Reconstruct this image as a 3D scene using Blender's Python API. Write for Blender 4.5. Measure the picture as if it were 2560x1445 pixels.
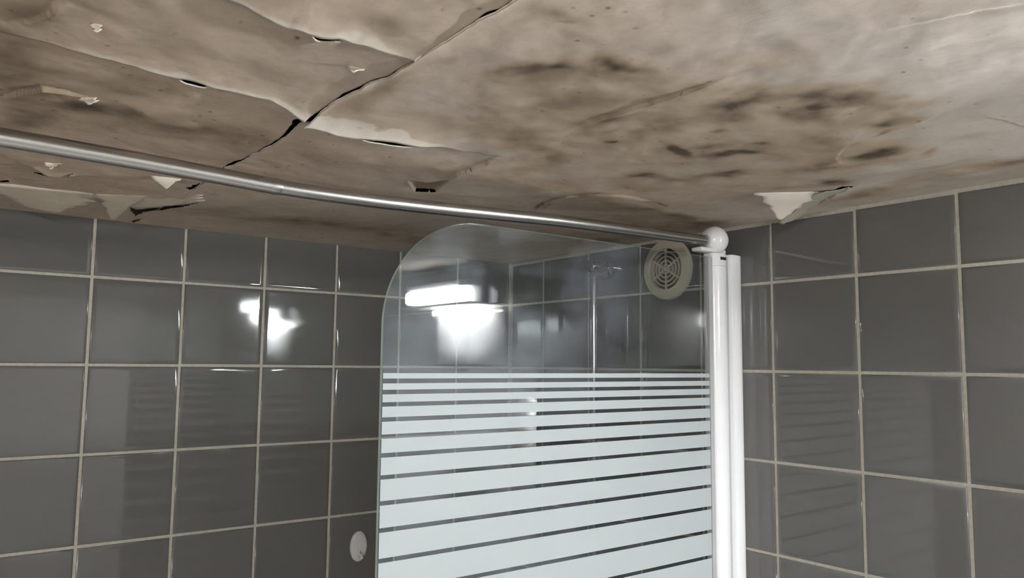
import bpy, bmesh, math, random
import numpy as np
from mathutils import Matrix, Vector

for _o in list(bpy.data.objects):
    bpy.data.objects.remove(_o)
S = bpy.context.scene
COL = S.collection
random.seed(4)
RNG = np.random.default_rng(11)
Z0 = 1.95            # height of the first full tile joint above the floor

# ------------------------------------------------------------------ camera
cam_d = bpy.data.cameras.new('camera')
cam_d.sensor_width = 36.0
cam_d.lens = 1968.88 / 2560 * 36.0
cam_d.clip_start = 0.02
cam = bpy.data.objects.new('camera', cam_d)
COL.objects.link(cam)
RI = Vector((0.78990951, -0.61314878, 0.00956805))
UP = Vector((-0.06615076, -0.06968837, 0.9953731))
FW = Vector((0.60964502, 0.78688761, 0.09560776))
cam.matrix_world = Matrix(((RI.x, UP.x, -FW.x, -1.15948), (RI.y, UP.y, -FW.y, -1.49612),
                           (RI.z, UP.z, -FW.z, Z0 - 0.14266), (0, 0, 0, 1)))
S.camera = cam

# ------------------------------------------------------------------ world, view
wd = bpy.data.worlds.new('world')
S.world = wd
wd.use_nodes = True
wd.node_tree.nodes['Background'].inputs[0].default_value = (0.05, 0.05, 0.055, 1)
wd.node_tree.nodes['Background'].inputs[1].default_value = 0.2
S.view_settings.view_transform = 'Standard'
S.view_settings.look = 'None'
S.view_settings.gamma = 1.0
S.view_settings.use_curve_mapping = False
S.view_settings.exposure = 0.55
S.cycles.sample_clamp_indirect = 40.0     # the lit cabinet must survive its reflection in the glass
WALL_LAMP = 27.0      # emission of the tube lamp over the mirror
TUBE = 950.0           # emission of the bare tube under it
FILL_LAMP = 66.0      # emission of the unseen fill lamp added behind the photographer
ROOM_X, ROOM_Y = -1.9, -2.15


def zc(x, y):
    return Z0 + 0.0995 - 0.0095 * y


# ------------------------------------------------------------------ materials
def new_mat(name):
    m = bpy.data.materials.new(name)
    m.use_nodes = True
    nt = m.node_tree
    return m, nt, nt.nodes['Principled BSDF'], nt.nodes, nt.links


def simple(name, col, rough=0.5, metal=0.0, spec=0.5, emit=None, estr=0.0, bump=0.0, bscale=80, var=0.0):
    m, nt, b, N, L = new_mat(name)
    b.inputs['Base Color'].default_value = (*col, 1)
    b.inputs['Roughness'].default_value = rough
    b.inputs['Metallic'].default_value = metal
    b.inputs['Specular IOR Level'].default_value = spec
    if emit:
        b.inputs['Emission Color'].default_value = (*emit, 1)
        b.inputs['Emission Strength'].default_value = estr
    if bump or var:
        tc = N.new('ShaderNodeTexCoord')
        nz = N.new('ShaderNodeTexNoise')
        nz.inputs['Scale'].default_value = bscale
        nz.inputs['Detail'].default_value = 5
        L.new(tc.outputs['Object'], nz.inputs['Vector'])
        if bump:
            bp = N.new('ShaderNodeBump')
            bp.inputs['Strength'].default_value = bump
            bp.inputs['Distance'].default_value = 0.002
            L.new(nz.outputs['Fac'], bp.inputs['Height'])
            L.new(bp.outputs['Normal'], b.inputs['Normal'])
        if var:
            mx = N.new('ShaderNodeMix')
            mx.data_type = 'RGBA'
            mx.inputs[6].default_value = (*[c * (1 - var) for c in col], 1)
            mx.inputs[7].default_value = (*[min(1, c * (1 + var)) for c in col], 1)
            L.new(nz.outputs['Fac'], mx.inputs[0])
            L.new(mx.outputs[2], b.inputs['Base Color'])
    return m


M = {}
M['grout'] = simple('grout', (0.46, 0.425, 0.36), 0.85, bump=0.3, bscale=150, var=0.25)
M['void'] = simple('dark_timber', (0.05, 0.035, 0.025), 0.9, bump=0.3, bscale=30, var=0.3)
M['floor'] = simple('floor_stone', (0.66, 0.63, 0.58), 0.5, bump=0.1, bscale=20, var=0.15)
M['plain_wall'] = simple('painted_plaster', (0.74, 0.73, 0.70), 0.6, bump=0.1, bscale=40, var=0.06)
M['dim_wall'] = simple('brown_painted_wall', (0.17, 0.155, 0.14), 0.6, bump=0.1, bscale=40, var=0.06)
M['white'] = simple('white_plastic', (0.80, 0.80, 0.80), 0.22, bump=0.02, bscale=30)
M['white_lacquer'] = simple('white_lacquer', (0.84, 0.85, 0.86), 0.16)
M['grey_plastic'] = simple('grey_plastic', (0.42, 0.42, 0.43), 0.4)
M['dark'] = simple('dark_recess', (0.02, 0.018, 0.015), 0.8)
M['cream'] = simple('aged_cream_plastic', (0.56, 0.51, 0.40), 0.5, bump=0.05, bscale=60, var=0.08)
M['steel'] = simple('brushed_steel', (0.50, 0.49, 0.48), 0.27, metal=1.0, bump=0.03, bscale=300)
M['chrome'] = simple('chrome', (0.50, 0.50, 0.51), 0.08, metal=1.0)
M['hook'] = simple('hook_plastic', (0.62, 0.60, 0.57), 0.45, bump=0.05, bscale=50, var=0.08)
M['enamel'] = simple('white_enamel', (0.85, 0.85, 0.84), 0.12)
M['mirror'] = simple('mirror_silver', (0.88, 0.88, 0.88), 0.01, metal=1.0)
M['lamp_on'] = simple('lit_diffuser', (0.9, 0.9, 0.9), 0.4, emit=(0.93, 0.97, 1.0), estr=WALL_LAMP)
M['tube'] = simple('lit_tube', (0.9, 0.9, 0.9), 0.4, emit=(0.95, 0.98, 1.0), estr=TUBE)
M['lamp_fill'] = simple('lit_fill_diffuser', (0.9, 0.9, 0.88), 0.4, emit=(0.96, 0.98, 1.0), estr=FILL_LAMP)
M['flake_white'] = simple('peeled_paint', (0.68, 0.62, 0.53), 0.75, bump=0.1, bscale=60, var=0.1)
M['flake_back'] = simple('old_paint_layer', (0.34, 0.31, 0.25), 0.85, bump=0.2, bscale=60, var=0.2)
M['flake_dirty'] = simple('soiled_paint', (0.66, 0.57, 0.45), 0.8, bump=0.15, bscale=40, var=0.15)


def tile_material():
    m, nt, b, N, L = new_mat('grey_glazed_tile')
    oi = N.new('ShaderNodeObjectInfo')
    tc = N.new('ShaderNodeTexCoord')
    nz = N.new('ShaderNodeTexNoise')
    nz.inputs['Scale'].default_value = 5
    nz.inputs['Detail'].default_value = 3
    geo = N.new('ShaderNodeNewGeometry')
    L.new(geo.outputs['Position'], nz.inputs['Vector'])
    mx = N.new('ShaderNodeMix')
    mx.data_type = 'RGBA'
    mx.inputs[6].default_value = (0.122, 0.117, 0.110, 1)
    mx.inputs[7].default_value = (0.145, 0.138, 0.132, 1)
    ad = N.new('ShaderNodeMath')
    ad.operation = 'MULTIPLY_ADD'
    ad.inputs[1].default_value = 0.5
    L.new(oi.outputs['Random'], ad.inputs[0])
    ad2 = N.new('ShaderNodeMath')
    ad2.operation = 'MULTIPLY'
    ad2.inputs[1].default_value = 0.5
    L.new(nz.outputs['Fac'], ad2.inputs[0])
    L.new(ad2.outputs[0], ad.inputs[2])
    L.new(ad.outputs[0], mx.inputs[0])
    L.new(mx.outputs[2], b.inputs['Base Color'])
    b.inputs['Roughness'].default_value = 0.05
    b.inputs['Specular IOR Level'].default_value = 0.55
    n2 = N.new('ShaderNodeTexNoise')
    n2.inputs['Scale'].default_value = 14
    n2.inputs['Detail'].default_value = 1
    L.new(geo.outputs['Position'], n2.inputs['Vector'])
    bp = N.new('ShaderNodeBump')
    bp.inputs['Strength'].default_value = 0.03
    bp.inputs['Distance'].default_value = 0.004
    L.new(n2.outputs['Fac'], bp.inputs['Height'])
    L.new(bp.outputs['Normal'], b.inputs['Normal'])
    return m


def glass_material():
    m, nt, b, N, L = new_mat('clear_glass')
    N.remove(b)
    out = N['Material Output']
    tr = N.new('ShaderNodeBsdfTransparent')
    tr.inputs[0].default_value = (0.95, 0.975, 0.97, 1)
    gl = N.new('ShaderNodeBsdfGlossy')
    gl.inputs['Color'].default_value = (1, 1, 1, 1)
    gl.inputs['Roughness'].default_value = 0.012
    # Schlick reflectance of one glass face, the same from both sides
    g0 = N.new('ShaderNodeNewGeometry')
    dt = N.new('ShaderNodeVectorMath')
    dt.operation = 'DOT_PRODUCT'
    L.new(g0.outputs['Incoming'], dt.inputs[0])
    L.new(g0.outputs['Normal'], dt.inputs[1])

    def mth(op, a, b=None):
        x = N.new('ShaderNodeMath')
        x.operation = op
        for k, v in ((0, a), (1, b)):
            if v is None:
                continue
            if isinstance(v, (int, float)):
                x.inputs[k].default_value = v
            else:
                L.new(v, x.inputs[k])
        return x.outputs[0]
    c1 = mth('SUBTRACT', 1.0, mth('ABSOLUTE', dt.outputs['Value']))
    fz = mth('ADD', mth('MULTIPLY', mth('POWER', c1, 5.0), 0.957), 0.043)
    mix = N.new('ShaderNodeMixShader')
    L.new(fz, mix.inputs[0])
    L.new(tr.outputs[0], mix.inputs[1])
    L.new(gl.outputs[0], mix.inputs[2])
    # limescale film
    df = N.new('ShaderNodeBsdfDiffuse')
    df.inputs[0].default_value = (0.72, 0.80, 0.90, 1)
    geo = N.new('ShaderNodeNewGeometry')
    mp = N.new('ShaderNodeMapping')
    mp.inputs['Scale'].default_value = (7, 7, 11)
    nz = N.new('ShaderNodeTexNoise')
    nz.inputs['Scale'].default_value = 1.0
    nz.inputs['Detail'].default_value = 6
    nz.inputs['Roughness'].default_value = 0.6
    L.new(geo.outputs['Position'], mp.inputs['Vector'])
    L.new(mp.outputs[0], nz.inputs['Vector'])
    rp = N.new('ShaderNodeMapRange')
    rp.inputs['From Min'].default_value = 0.38
    rp.inputs['From Max'].default_value = 0.72
    rp.inputs['To Min'].default_value = 0.008
    rp.inputs['To Max'].default_value = 0.11
    L.new(nz.outputs['Fac'], rp.inputs['Value'])
    # the film is thickest towards the free edge of the pane
    sp = N.new('ShaderNodeSeparateXYZ')
    L.new(geo.outputs['Position'], sp.inputs[0])
    rx = N.new('ShaderNodeMapRange')
    rx.inputs['From Min'].default_value = -0.22
    rx.inputs['From Max'].default_value = -0.52
    rx.inputs['To Min'].default_value = 0.25
    rx.inputs['To Max'].default_value = 1.0
    L.new(sp.outputs['X'], rx.inputs['Value'])
    mix2 = N.new('ShaderNodeMixShader')
    L.new(mth('MULTIPLY', rp.outputs[0], rx.outputs[0]), mix2.inputs[0])
    L.new(mix.outputs[0], mix2.inputs[1])
    L.new(df.outputs[0], mix2.inputs[2])
    L.new(mix2.outputs[0], out.inputs['Surface'])
    return m


def frost_material():
    m, nt, b, N, L = new_mat('frosted_print')
    N.remove(b)
    out = N['Material Output']
    tr = N.new('ShaderNodeBsdfTransparent')
    df = N.new('ShaderNodeBsdfDiffuse')
    df.inputs[0].default_value = (0.60, 0.65, 0.66, 1)
    tl = N.new('ShaderNodeBsdfTranslucent')
    tl.inputs[0].default_value = (0.60, 0.65, 0.66, 1)
    a = N.new('ShaderNodeMixShader')
    a.inputs[0].default_value = 0.25
    L.new(df.outputs[0], a.inputs[1])
    L.new(tl.outputs[0], a.inputs[2])
    mix = N.new('ShaderNodeMixShader')
    mix.inputs[0].default_value = 0.86
    L.new(tr.outputs[0], mix.inputs[1])
    L.new(a.outputs[0], mix.inputs[2])
    L.new(mix.outputs[0], out.inputs['Surface'])
    return m


def ceiling_material():
    m, nt, b, N, L = new_mat('stained_ceiling_paint')
    geo = N.new('ShaderNodeNewGeometry')

    def noise(scale, detail, rough=0.55, dist=0.0):
        n = N.new('ShaderNodeTexNoise')
        n.inputs['Scale'].default_value = scale
        n.inputs['Detail'].default_value = detail
        n.inputs['Roughness'].default_value = rough
        n.inputs['Distortion'].default_value = dist
        L.new(geo.outputs['Position'], n.inputs['Vector'])
        return n

    def rng(src, a, c, lo=0.0, hi=1.0):
        r = N.new('ShaderNodeMapRange')
        r.inputs['From Min'].default_value = a
        r.inputs['From Max'].default_value = c
        r.inputs['To Min'].default_value = lo
        r.inputs['To Max'].default_value = hi
        L.new(src, r.inputs['Value'])
        return r.outputs[0]

    def mix(fac, c1, c2):
        x = N.new('ShaderNodeMix')
        x.data_type = 'RGBA'
        L.new(fac, x.inputs[0])
        for k, c in ((6, c1), (7, c2)):
            if isinstance(c, tuple):
                x.inputs[k].default_value = (*c, 1)
            else:
                L.new(c, x.inputs[k])
        return x.outputs[2]

    def math_(op, a, c):
        x = N.new('ShaderNodeMath')
        x.operation = op
        for k, v in ((0, a), (1, c)):
            if isinstance(v, (int, float)):
                x.inputs[k].default_value = v
            else:
                L.new(v, x.inputs[k])
        x.use_clamp = True
        return x.outputs[0]

    at = N.new('ShaderNodeAttribute')
    at.attribute_name = 'stain_shade'
    ag = N.new('ShaderNodeAttribute')
    ag.attribute_name = 'grime_light'
    n1 = noise(5, 6, 0.6, 0.3)
    n2 = noise(28, 5, 0.6, 0.4)
    n3 = noise(120, 3)
    g = math_('ADD', ag.outputs['Fac'], rng(n1.outputs['Fac'], 0.35, 0.75, -0.12, 0.28))
    base = mix(g, (0.455, 0.425, 0.385), (0.62, 0.492, 0.378))  # warm end is lighter too, making up for weak light there
    base = mix(rng(n2.outputs['Fac'], 0.42, 0.75, 0.0, 0.38), base, (0.38, 0.295, 0.22))
    base = mix(rng(n3.outputs['Fac'], 0.45, 0.7, 0.0, 0.22), base, (0.34, 0.27, 0.205))
    base = mix(rng(noise(60, 4, 0.65).outputs['Fac'], 0.56, 0.70, 0.0, 0.30), base, (0.62, 0.56, 0.48))
    st = math_('MULTIPLY', at.outputs['Fac'], rng(n2.outputs['Fac'], 0.25, 0.6, 0.85, 1.1))
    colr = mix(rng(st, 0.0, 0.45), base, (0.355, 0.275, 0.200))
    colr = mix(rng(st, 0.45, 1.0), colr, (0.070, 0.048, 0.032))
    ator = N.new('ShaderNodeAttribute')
    ator.attribute_name = 'torn_lit'
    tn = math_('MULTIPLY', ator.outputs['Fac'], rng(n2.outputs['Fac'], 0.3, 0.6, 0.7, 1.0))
    colr = mix(tn, colr, (0.66, 0.60, 0.52))  # pale bared plaster, with the brightness of lit lips painted in
    # mould specks
    vo = N.new('ShaderNodeTexVoronoi')
    vo.inputs['Scale'].default_value = 55
    vo.inputs['Randomness'].default_value = 1.0
    L.new(geo.outputs['Position'], vo.inputs['Vector'])
    sp = math_('MULTIPLY', rng(vo.outputs['Distance'], 0.17, 0.07, 0.0, 0.65), rng(n1.outputs['Fac'], 0.44, 0.54))
    sp = math_('MULTIPLY', sp, rng(vo.outputs['Color'], 0.42, 0.55))
    colr = mix(sp, colr, (0.10, 0.075, 0.055))
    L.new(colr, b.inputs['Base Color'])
    b.inputs['Roughness'].default_value = 0.8
    b.inputs['Specular IOR Level'].default_value = 0.25
    bp = N.new('ShaderNodeBump')
    bp.inputs['Strength'].default_value = 0.25
    bp.inputs['Distance'].default_value = 0.003
    hs = math_('ADD', math_('MULTIPLY', n2.outputs['Fac'], 0.7), math_('MULTIPLY', n3.outputs['Fac'], 0.25))
    L.new(hs, bp.inputs['Height'])
    L.new(bp.outputs['Normal'], b.inputs['Normal'])
    return m


M['tile'] = tile_material()
M['glass'] = glass_material()
M['frost'] = frost_material()
M['ceiling'] = ceiling_material()
M['glass_edge'] = simple('glass_edge', (0.45, 0.55, 0.50), 0.25, spec=0.6)


# ------------------------------------------------------------------ helpers
def link(o, parent=None):
    COL.objects.link(o)
    if parent is not None:
        o.parent = parent
        o.matrix_parent_inverse = Matrix.Identity(4)
    return o


def mesh_obj(name, verts, faces, mat, parent=None, smooth=False, loc=(0, 0, 0)):
    me = bpy.data.meshes.new(name)
    me.from_pydata([tuple(v) for v in verts], [], faces)
    me.materials.append(mat)
    if smooth:
        me.polygons.foreach_set('use_smooth', [True] * len(me.polygons))
    me.update()
    o = bpy.data.objects.new(name, me)
    o.location = loc
    return link(o, parent)


def bm_obj(name, bm, mat, parent=None, smooth=False, loc=(0, 0, 0)):
    bmesh.ops.recalc_face_normals(bm, faces=bm.faces)
    me = bpy.data.meshes.new(name)
    bm.to_mesh(me)
    bm.free()
    me.materials.append(mat)
    if smooth:
        me.polygons.foreach_set('use_smooth', [True] * len(me.polygons))
        me.set_sharp_from_angle(angle=math.radians(40))
    o = bpy.data.objects.new(name, me)
    o.location = loc
    return link(o, parent)


def add_box(bm, a, b, bevel=0.0, seg=2):
    r = bmesh.ops.create_cube(bm, size=1.0)
    vs = r['verts']
    for v in vs:
        v.co = Vector([(a[i] + b[i]) / 2 + v.co[i] * (b[i] - a[i]) for i in range(3)])
    if bevel:
        es = list({e for v in vs for e in v.link_edges})
        bmesh.ops.bevel(bm, geom=es, offset=bevel, segments=seg, affect='EDGES', profile=0.5)


def box(name, a, b, mat, parent=None, bevel=0.0, seg=2, base=(0, 0, 0)):
    bm = bmesh.new()
    a2 = [a[i] - base[i] for i in range(3)]
    b2 = [b[i] - base[i] for i in range(3)]
    add_box(bm, a2, b2, bevel, seg)
    return bm_obj(name, bm, mat, parent, smooth=bevel > 0)


def sweep(name, pts, rad, mat, parent=None, n=24, cap=True):
    """tube along a polyline; rad is a number or a list"""
    pts = [Vector(p) for p in pts]
    if not isinstance(rad, (list, tuple)):
        rad = [rad] * len(pts)
    verts, faces = [], []
    for i, p in enumerate(pts):
        t = (pts[min(i + 1, len(pts) - 1)] - pts[max(i - 1, 0)]).normalized()
        ref = Vector((0, 0, 1)) if abs(t.z) < 0.9 else Vector((1, 0, 0))
        u = t.cross(ref).normalized()
        w = u.cross(t)
        for k in range(n):
            a = 2 * math.pi * k / n
            verts.append(p + rad[i] * (math.cos(a) * u + math.sin(a) * w))
    for i in range(len(pts) - 1):
        for k in range(n):
            k2 = (k + 1) % n
            faces.append((i * n + k, i * n + k2, (i + 1) * n + k2, (i + 1) * n + k))
    if cap:
        faces.append(tuple(range(n))[::-1])
        faces.append(tuple((len(pts) - 1) * n + k for k in range(n)))
    bm = bmesh.new()
    bv = [bm.verts.new(v) for v in verts]
    for f in faces:
        bm.faces.new([bv[i] for i in f])
    return bm_obj(name, bm, mat, parent, smooth=True)


def lathe_x(name, prof, center, mat, parent=None, n=64, sx=1.0):
    """profile of (radius, depth towards -x) revolved about an axis along x"""
    bm = bmesh.new()
    rings = []
    for r, d in prof:
        if r < 1e-6:
            rings.append([bm.verts.new((-d, 0, 0))])
        else:
            rings.append([bm.verts.new((-d, r * math.cos(2 * math.pi * k / n), r * math.sin(2 * math.pi * k / n))) for k in range(n)])
    for a, b in zip(rings, rings[1:]):
        for k in range(n):
            k2 = (k + 1) % n
            if len(a) == 1 and len(b) == 1:
                continue
            if len(a) == 1:
                bm.faces.new((a[0], b[k], b[k2]))
            elif len(b) == 1:
                bm.faces.new((a[k], a[k2], b[0]))
            else:
                bm.faces.new((a[k], a[k2], b[k2], b[k]))
    return bm_obj(name, bm, mat, parent, smooth=True, loc=center)


def thing(name, label, cat, loc, group=None):
    o = bpy.data.objects.new(name, None)
    o.location = loc
    o.empty_display_size = 0.05
    link(o)
    o['label'] = label
    o['category'] = cat
    if group:
        o['group'] = group
    return o


def struct(o, label=None):
    o['kind'] = 'structure'
    if label:
        o['label'] = label
    return o


# ------------------------------------------------------------------ room shell
TOP = Z0 + 0.16
floor = struct(box('floor', (ROOM_X, ROOM_Y, -0.05), (0.0, 0.0, 0.0), M['floor']), 'pale stone floor of the bathroom')
wall_left = struct(box('wall_left', (ROOM_X - 0.1, 0.0015, 0), (0.1, 0.10, TOP), M['grout']),
                   'long wall of square grey glazed tiles with beige grout')
wall_right = struct(box('wall_right', (0.0015, ROOM_Y - 0.1, 0), (0.10, 0.0, TOP), M['grout']),
                    'end wall of square grey glazed tiles with pale grout')
struct(box('wall_front', (ROOM_X - 0.1, ROOM_Y - 0.1, 0), (0.0, ROOM_Y, TOP), M['plain_wall']), 'plain painted wall opposite the bath')
struct(box('wall_back', (ROOM_X - 0.1, ROOM_Y, 0), (ROOM_X, 0.0, TOP), M['dim_wall']), 'plain painted wall behind the photographer')

# ---- wall tiles, one object each, sharing one mesh
T = 0.15
GW = 0.0046


def tile_mesh(w, h):
    rings = [(0.0, 0.0050), (0.0, 0.0016), (0.0007, 0.0004), (0.0019, 0.0), (0.008, 0.0)]
    verts, faces = [], []
    for ins, y in rings:
        a, b = w / 2 - ins, h / 2 - ins
        verts += [(-a, y, -b), (a, y, -b), (a, y, b), (-a, y, b)]
    for r in range(len(rings) - 1):
        for k in range(4):
            k2 = (k + 1) % 4
            faces.append((r * 4 + k, r * 4 + k2, r * 4 + 4 + k2, r * 4 + 4 + k))
    n = (len(rings) - 1) * 4
    faces.append((n, n + 1, n + 2, n + 3))
    me = bpy.data.meshes.new('wall_tile')
    me.from_pydata(verts, [], faces)
    me.polygons.foreach_set('use_smooth', [True] * len(me.polygons))
    me.materials.append(M['tile'])
    me.update()
    return me


TM = tile_mesh(T - GW, T - GW)
TILT = {('L', 4, 1): (0.75, 0.23), ('L', 3, 1): (0.15, 0.0)}


def put_tile(side, a0, a1, z0, z1, key):
    """tile between joint lines a0..a1 along the wall and z0..z1"""
    o = bpy.data.objects.new('wall_tile', TM)
    c = (a0 + a1) / 2
    w, h = abs(a1 - a0) - GW, (z1 - z0) - GW
    if w < 0.01 or h < 0.01:
        return
    o.scale = (w / (T - GW), 1, h / (T - GW))
    rx, rz = RNG.normal(0, 0.16), RNG.normal(0, 0.16)
    if key in TILT:
        rx, rz = TILT[key]
    rx, rz = math.radians(rx), math.radians(rz)
    if side == 'L':
        o.location = (c, 0.0, (z0 + z1) / 2)
        o.rotation_euler = (rx, 0, rz)
        link(o, wall_left)
    else:
        o.location = (0.0, c, (z0 + z1) / 2)
        o.rotation_euler = (rx, 0, -math.pi / 2 + rz)
        link(o, wall_right)


zrows = [Z0 - 0.15 * r for r in range(0, 14)]
lx = [-0.0073 - T * c for c in range(0, 13)] + [ROOM_X]
ry = [0.0337 - T * c for c in range(1, 15)]
ry = [0.0] + ry + [ROOM_Y]
for c in range(len(lx) - 1):
    top = zc(lx[c], 0) + 0.006
    put_tile('L', lx[c], lx[c + 1], Z0, top, ('L', c, 0))
    for r in range(13):
        put_tile('L', lx[c], lx[c + 1], zrows[r + 1], zrows[r], ('L', c, r + 1))
for c in range(len(ry) - 1):
    top = zc(0, (ry[c] + ry[c + 1]) / 2) - 0.004
    put_tile('R', ry[c], ry[c + 1], Z0, top, ('R', c, 0))
    for r in range(13):
        put_tile('R', ry[c], ry[c + 1], zrows[r + 1], zrows[r], ('R', c, r + 1))


# ------------------------------------------------------------------ ceiling
def vnoise(x, y, freq, seed):
    r = np.random.default_rng(seed)
    tab = r.random((257, 257))
    fx, fy = x * freq + 1000.0, y * freq + 1000.0
    ix, iy = np.floor(fx).astype(int), np.floor(fy).astype(int)
    tx, ty = fx - ix, fy - iy
    tx, ty = tx * tx * (3 - 2 * tx), ty * ty * (3 - 2 * ty)
    ix, iy = ix % 256, iy % 256
    a = tab[ix, iy] * (1 - tx) + tab[ix + 1, iy] * tx
    b = tab[ix, iy + 1] * (1 - tx) + tab[ix + 1, iy + 1] * tx
    return a * (1 - ty) + b * ty - 0.5


def fbm(x, y, freq, octv, seed, gain=0.5):
    s, a = 0, 1.0
    for i in range(octv):
        s = s + a * vnoise(x, y, freq * 2 ** i, seed + i)
        a *= gain
    return s


STAINS=[
(-0.747,-0.989,23.2,-20.0,46.8,40.9,0.75),(-0.721,-1.011,68.0,-61.5,69.1,87.3,0.5),(-0.696,-1.055,28.9,-27.9,25.3,57.4,0.7),
(-0.673,-1.05,57.6,-62.5,43.3,54.8,0.5),(-0.679,-1.007,10.7,-10.2,14.1,21.7,0.4),(-0.587,-0.801,28.2,-19.9,-3.4,40.1,0.65),
(-0.621,-0.806,49.4,-38.8,28.0,35.1,0.4),(-0.545,-0.784,37.7,-30.8,16.1,51.5,0.45),(-0.494,-1.067,5.9,-9.1,13.9,17.5,0.65),
(-0.423,-1.097,11.2,-19.4,12.8,24.9,0.5),(-0.369,-1.119,15.5,-33.2,51.6,39.7,0.7),(-0.337,-1.093,25.2,-59.4,120.9,-10.8,0.8),
(-0.392,-0.919,19.4,-26.3,46.5,38.8,1.0),(-0.444,-0.896,42.1,-41.0,-9.8,70.6,0.95),(-0.437,-0.942,20.9,-27.8,57.3,48.9,0.45),
(-0.408,-0.983,47.3,-72.6,89.3,49.7,1.0),(-0.483,-0.982,113.3,-147.8,110.8,139.2,0.9),(-0.543,-0.881,113.4,-113.5,100.6,126.3,0.8),
(-0.269,-1.04,15.9,-34.2,41.6,1.2,0.95),(-0.268,-0.981,8.0,-14.7,34.4,10.6,0.7),(-0.22,-1.066,25.6,-67.6,113.1,-51.9,0.8),
(-0.225,-1.034,16.1,-34.5,68.7,20.1,0.5),(-0.371,-0.794,16.5,-17.5,16.4,55.2,1.0),(-0.323,-0.873,19.3,-27.1,52.9,25.7,0.8),
(-0.342,-0.839,29.3,-38.7,65.5,21.3,0.5),(-0.176,-0.924,19.0,-33.0,32.4,25.0,0.8),(-0.193,-0.88,20.6,-31.9,28.9,36.1,0.45),
(-0.176,-0.972,10.6,-20.6,32.8,14.3,0.35),(-0.587,-0.942,5.7,-5.9,4.2,5.3,0.35),(-0.401,-1.001,3.8,-6.1,6.4,4.1,0.4),
(-0.672,-0.952,12.7,-10.0,4.2,19.9,0.3),(-0.285,-0.797,4.6,-5.7,8.5,10.6,0.3),(-0.505,-0.709,7.4,-5.7,2.1,13.1,0.2),
(-1.005,-0.64,37.0,-5.7,5.0,50.7,0.9),(-1.05,-0.625,29.2,-3.6,23.0,49.2,0.7),(-1.076,-0.567,40.8,-4.3,18.7,23.6,0.7),
(-1.111,-0.759,33.5,-2.9,11.1,14.1,0.6),(-1.094,-0.696,37.0,-3.7,25.2,31.8,0.45),(-0.927,-0.616,16.1,-3.9,3.9,26.1,0.55),
(-0.878,-0.64,15.3,-4.8,6.0,20.1,0.25),(-1.04,-0.714,26.2,-3.7,11.3,32.1,0.5),(-1.072,-0.649,51.0,-6.2,40.7,51.3,0.5),
(-0.998,-0.721,24.6,-4.3,3.8,42.1,0.4),(-1.098,-0.852,44.5,-5.3,24.2,30.7,0.35),(-1.026,-0.883,24.5,-4.2,5.4,25.5,0.2),
(-0.648,-0.209,9.4,-3.6,2.3,22.9,0.5),(-0.515,-0.198,8.4,-4.0,2.8,15.3,0.5),(-0.749,-0.185,12.8,-3.9,3.8,19.6,0.35),
(-0.36,-0.165,9.1,-5.3,2.3,13.6,0.35),(-0.104,-0.552,5.8,-6.7,14.0,7.6,0.55),(-0.061,-0.432,7.4,-7.9,22.9,6.8,0.5),
(-0.108,-0.369,9.4,-8.6,4.8,15.9,0.25),(-0.093,-1.071,4.4,-11.7,27.3,3.3,0.55),(-0.074,-0.934,6.0,-12.3,27.3,2.7,0.5),
(-0.102,-1.121,11.1,-32.8,44.8,10.1,0.5),(-0.147,-1.06,9.4,-23.5,68.2,5.2,0.45),(-0.8,-1.083,29.2,-18.8,4.3,71.8,0.45),
(-0.784,-1.072,100.6,-89.3,151.4,191.8,0.6),(-0.82,-1.078,47.6,-32.9,31.8,102.0,0.3),(-0.826,-0.89,23.4,-19.9,65.9,2.1,0.55),
(-0.845,-0.941,80.2,-32.8,-13.1,87.2,0.5),(-0.834,-0.824,29.4,-19.3,67.0,12.6,0.45),(-0.881,-0.997,25.0,-13.3,32.0,57.6,0.35),
(-0.803,-0.961,34.5,-24.7,88.5,78.4,0.4),(-0.27,-0.652,11.8,-12.3,7.0,12.5,0.4),(-0.163,-0.649,15.7,-17.7,10.2,44.3,0.75),
(-0.378,-0.577,31.8,-34.5,159.3,-59.0,0.6),(-0.067,-0.622,14.6,-19.4,32.4,0.4,0.4),(-0.728,-0.814,10.2,-6.2,10.7,22.3,0.25),
(-0.659,-0.833,15.6,-11.1,12.0,34.4,0.3),(-0.974,-0.953,43.7,-6.4,-62.4,140.6,0.4),(-0.871,-0.86,41.0,-22.4,67.8,36.6,0.2),
(-0.397,-1.163,14.4,-34.5,56.4,34.1,0.25),(-0.612,-1.144,18.9,-31.4,43.5,31.2,0.15),(-0.611,-1.113,15.0,-21.2,23.9,30.2,0.25),
(-0.244,-1.145,15.2,-42.1,69.4,22.7,0.3),(-0.931,-0.916,339.2,-139.1,204.6,258.8,0.8),(-0.948,-0.956,327.5,-133.9,134.2,170.0,0.8),
(-0.977,-0.926,422.3,-143.2,230.0,291.3,0.5),(-1.014,-0.877,384.9,-98.4,290.5,367.8,0.6),(-0.868,-1.038,295.2,-191.1,198.1,251.1,0.5),
(-0.381,-0.556,36.5,-42.8,236.2,-114.2,0.8),(-0.395,-0.615,36.4,-35.3,174.5,2.6,0.75),(-0.245,-0.696,38.6,-36.2,-89.0,255.9,0.7),
(-0.373,-0.671,20.7,-19.7,79.2,98.6,0.5),(-0.598,-1.025,10.1,-14.6,133.2,10.5,0.35),(-0.597,-0.935,17.0,-20.4,104.3,11.3,0.4),
]
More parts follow.
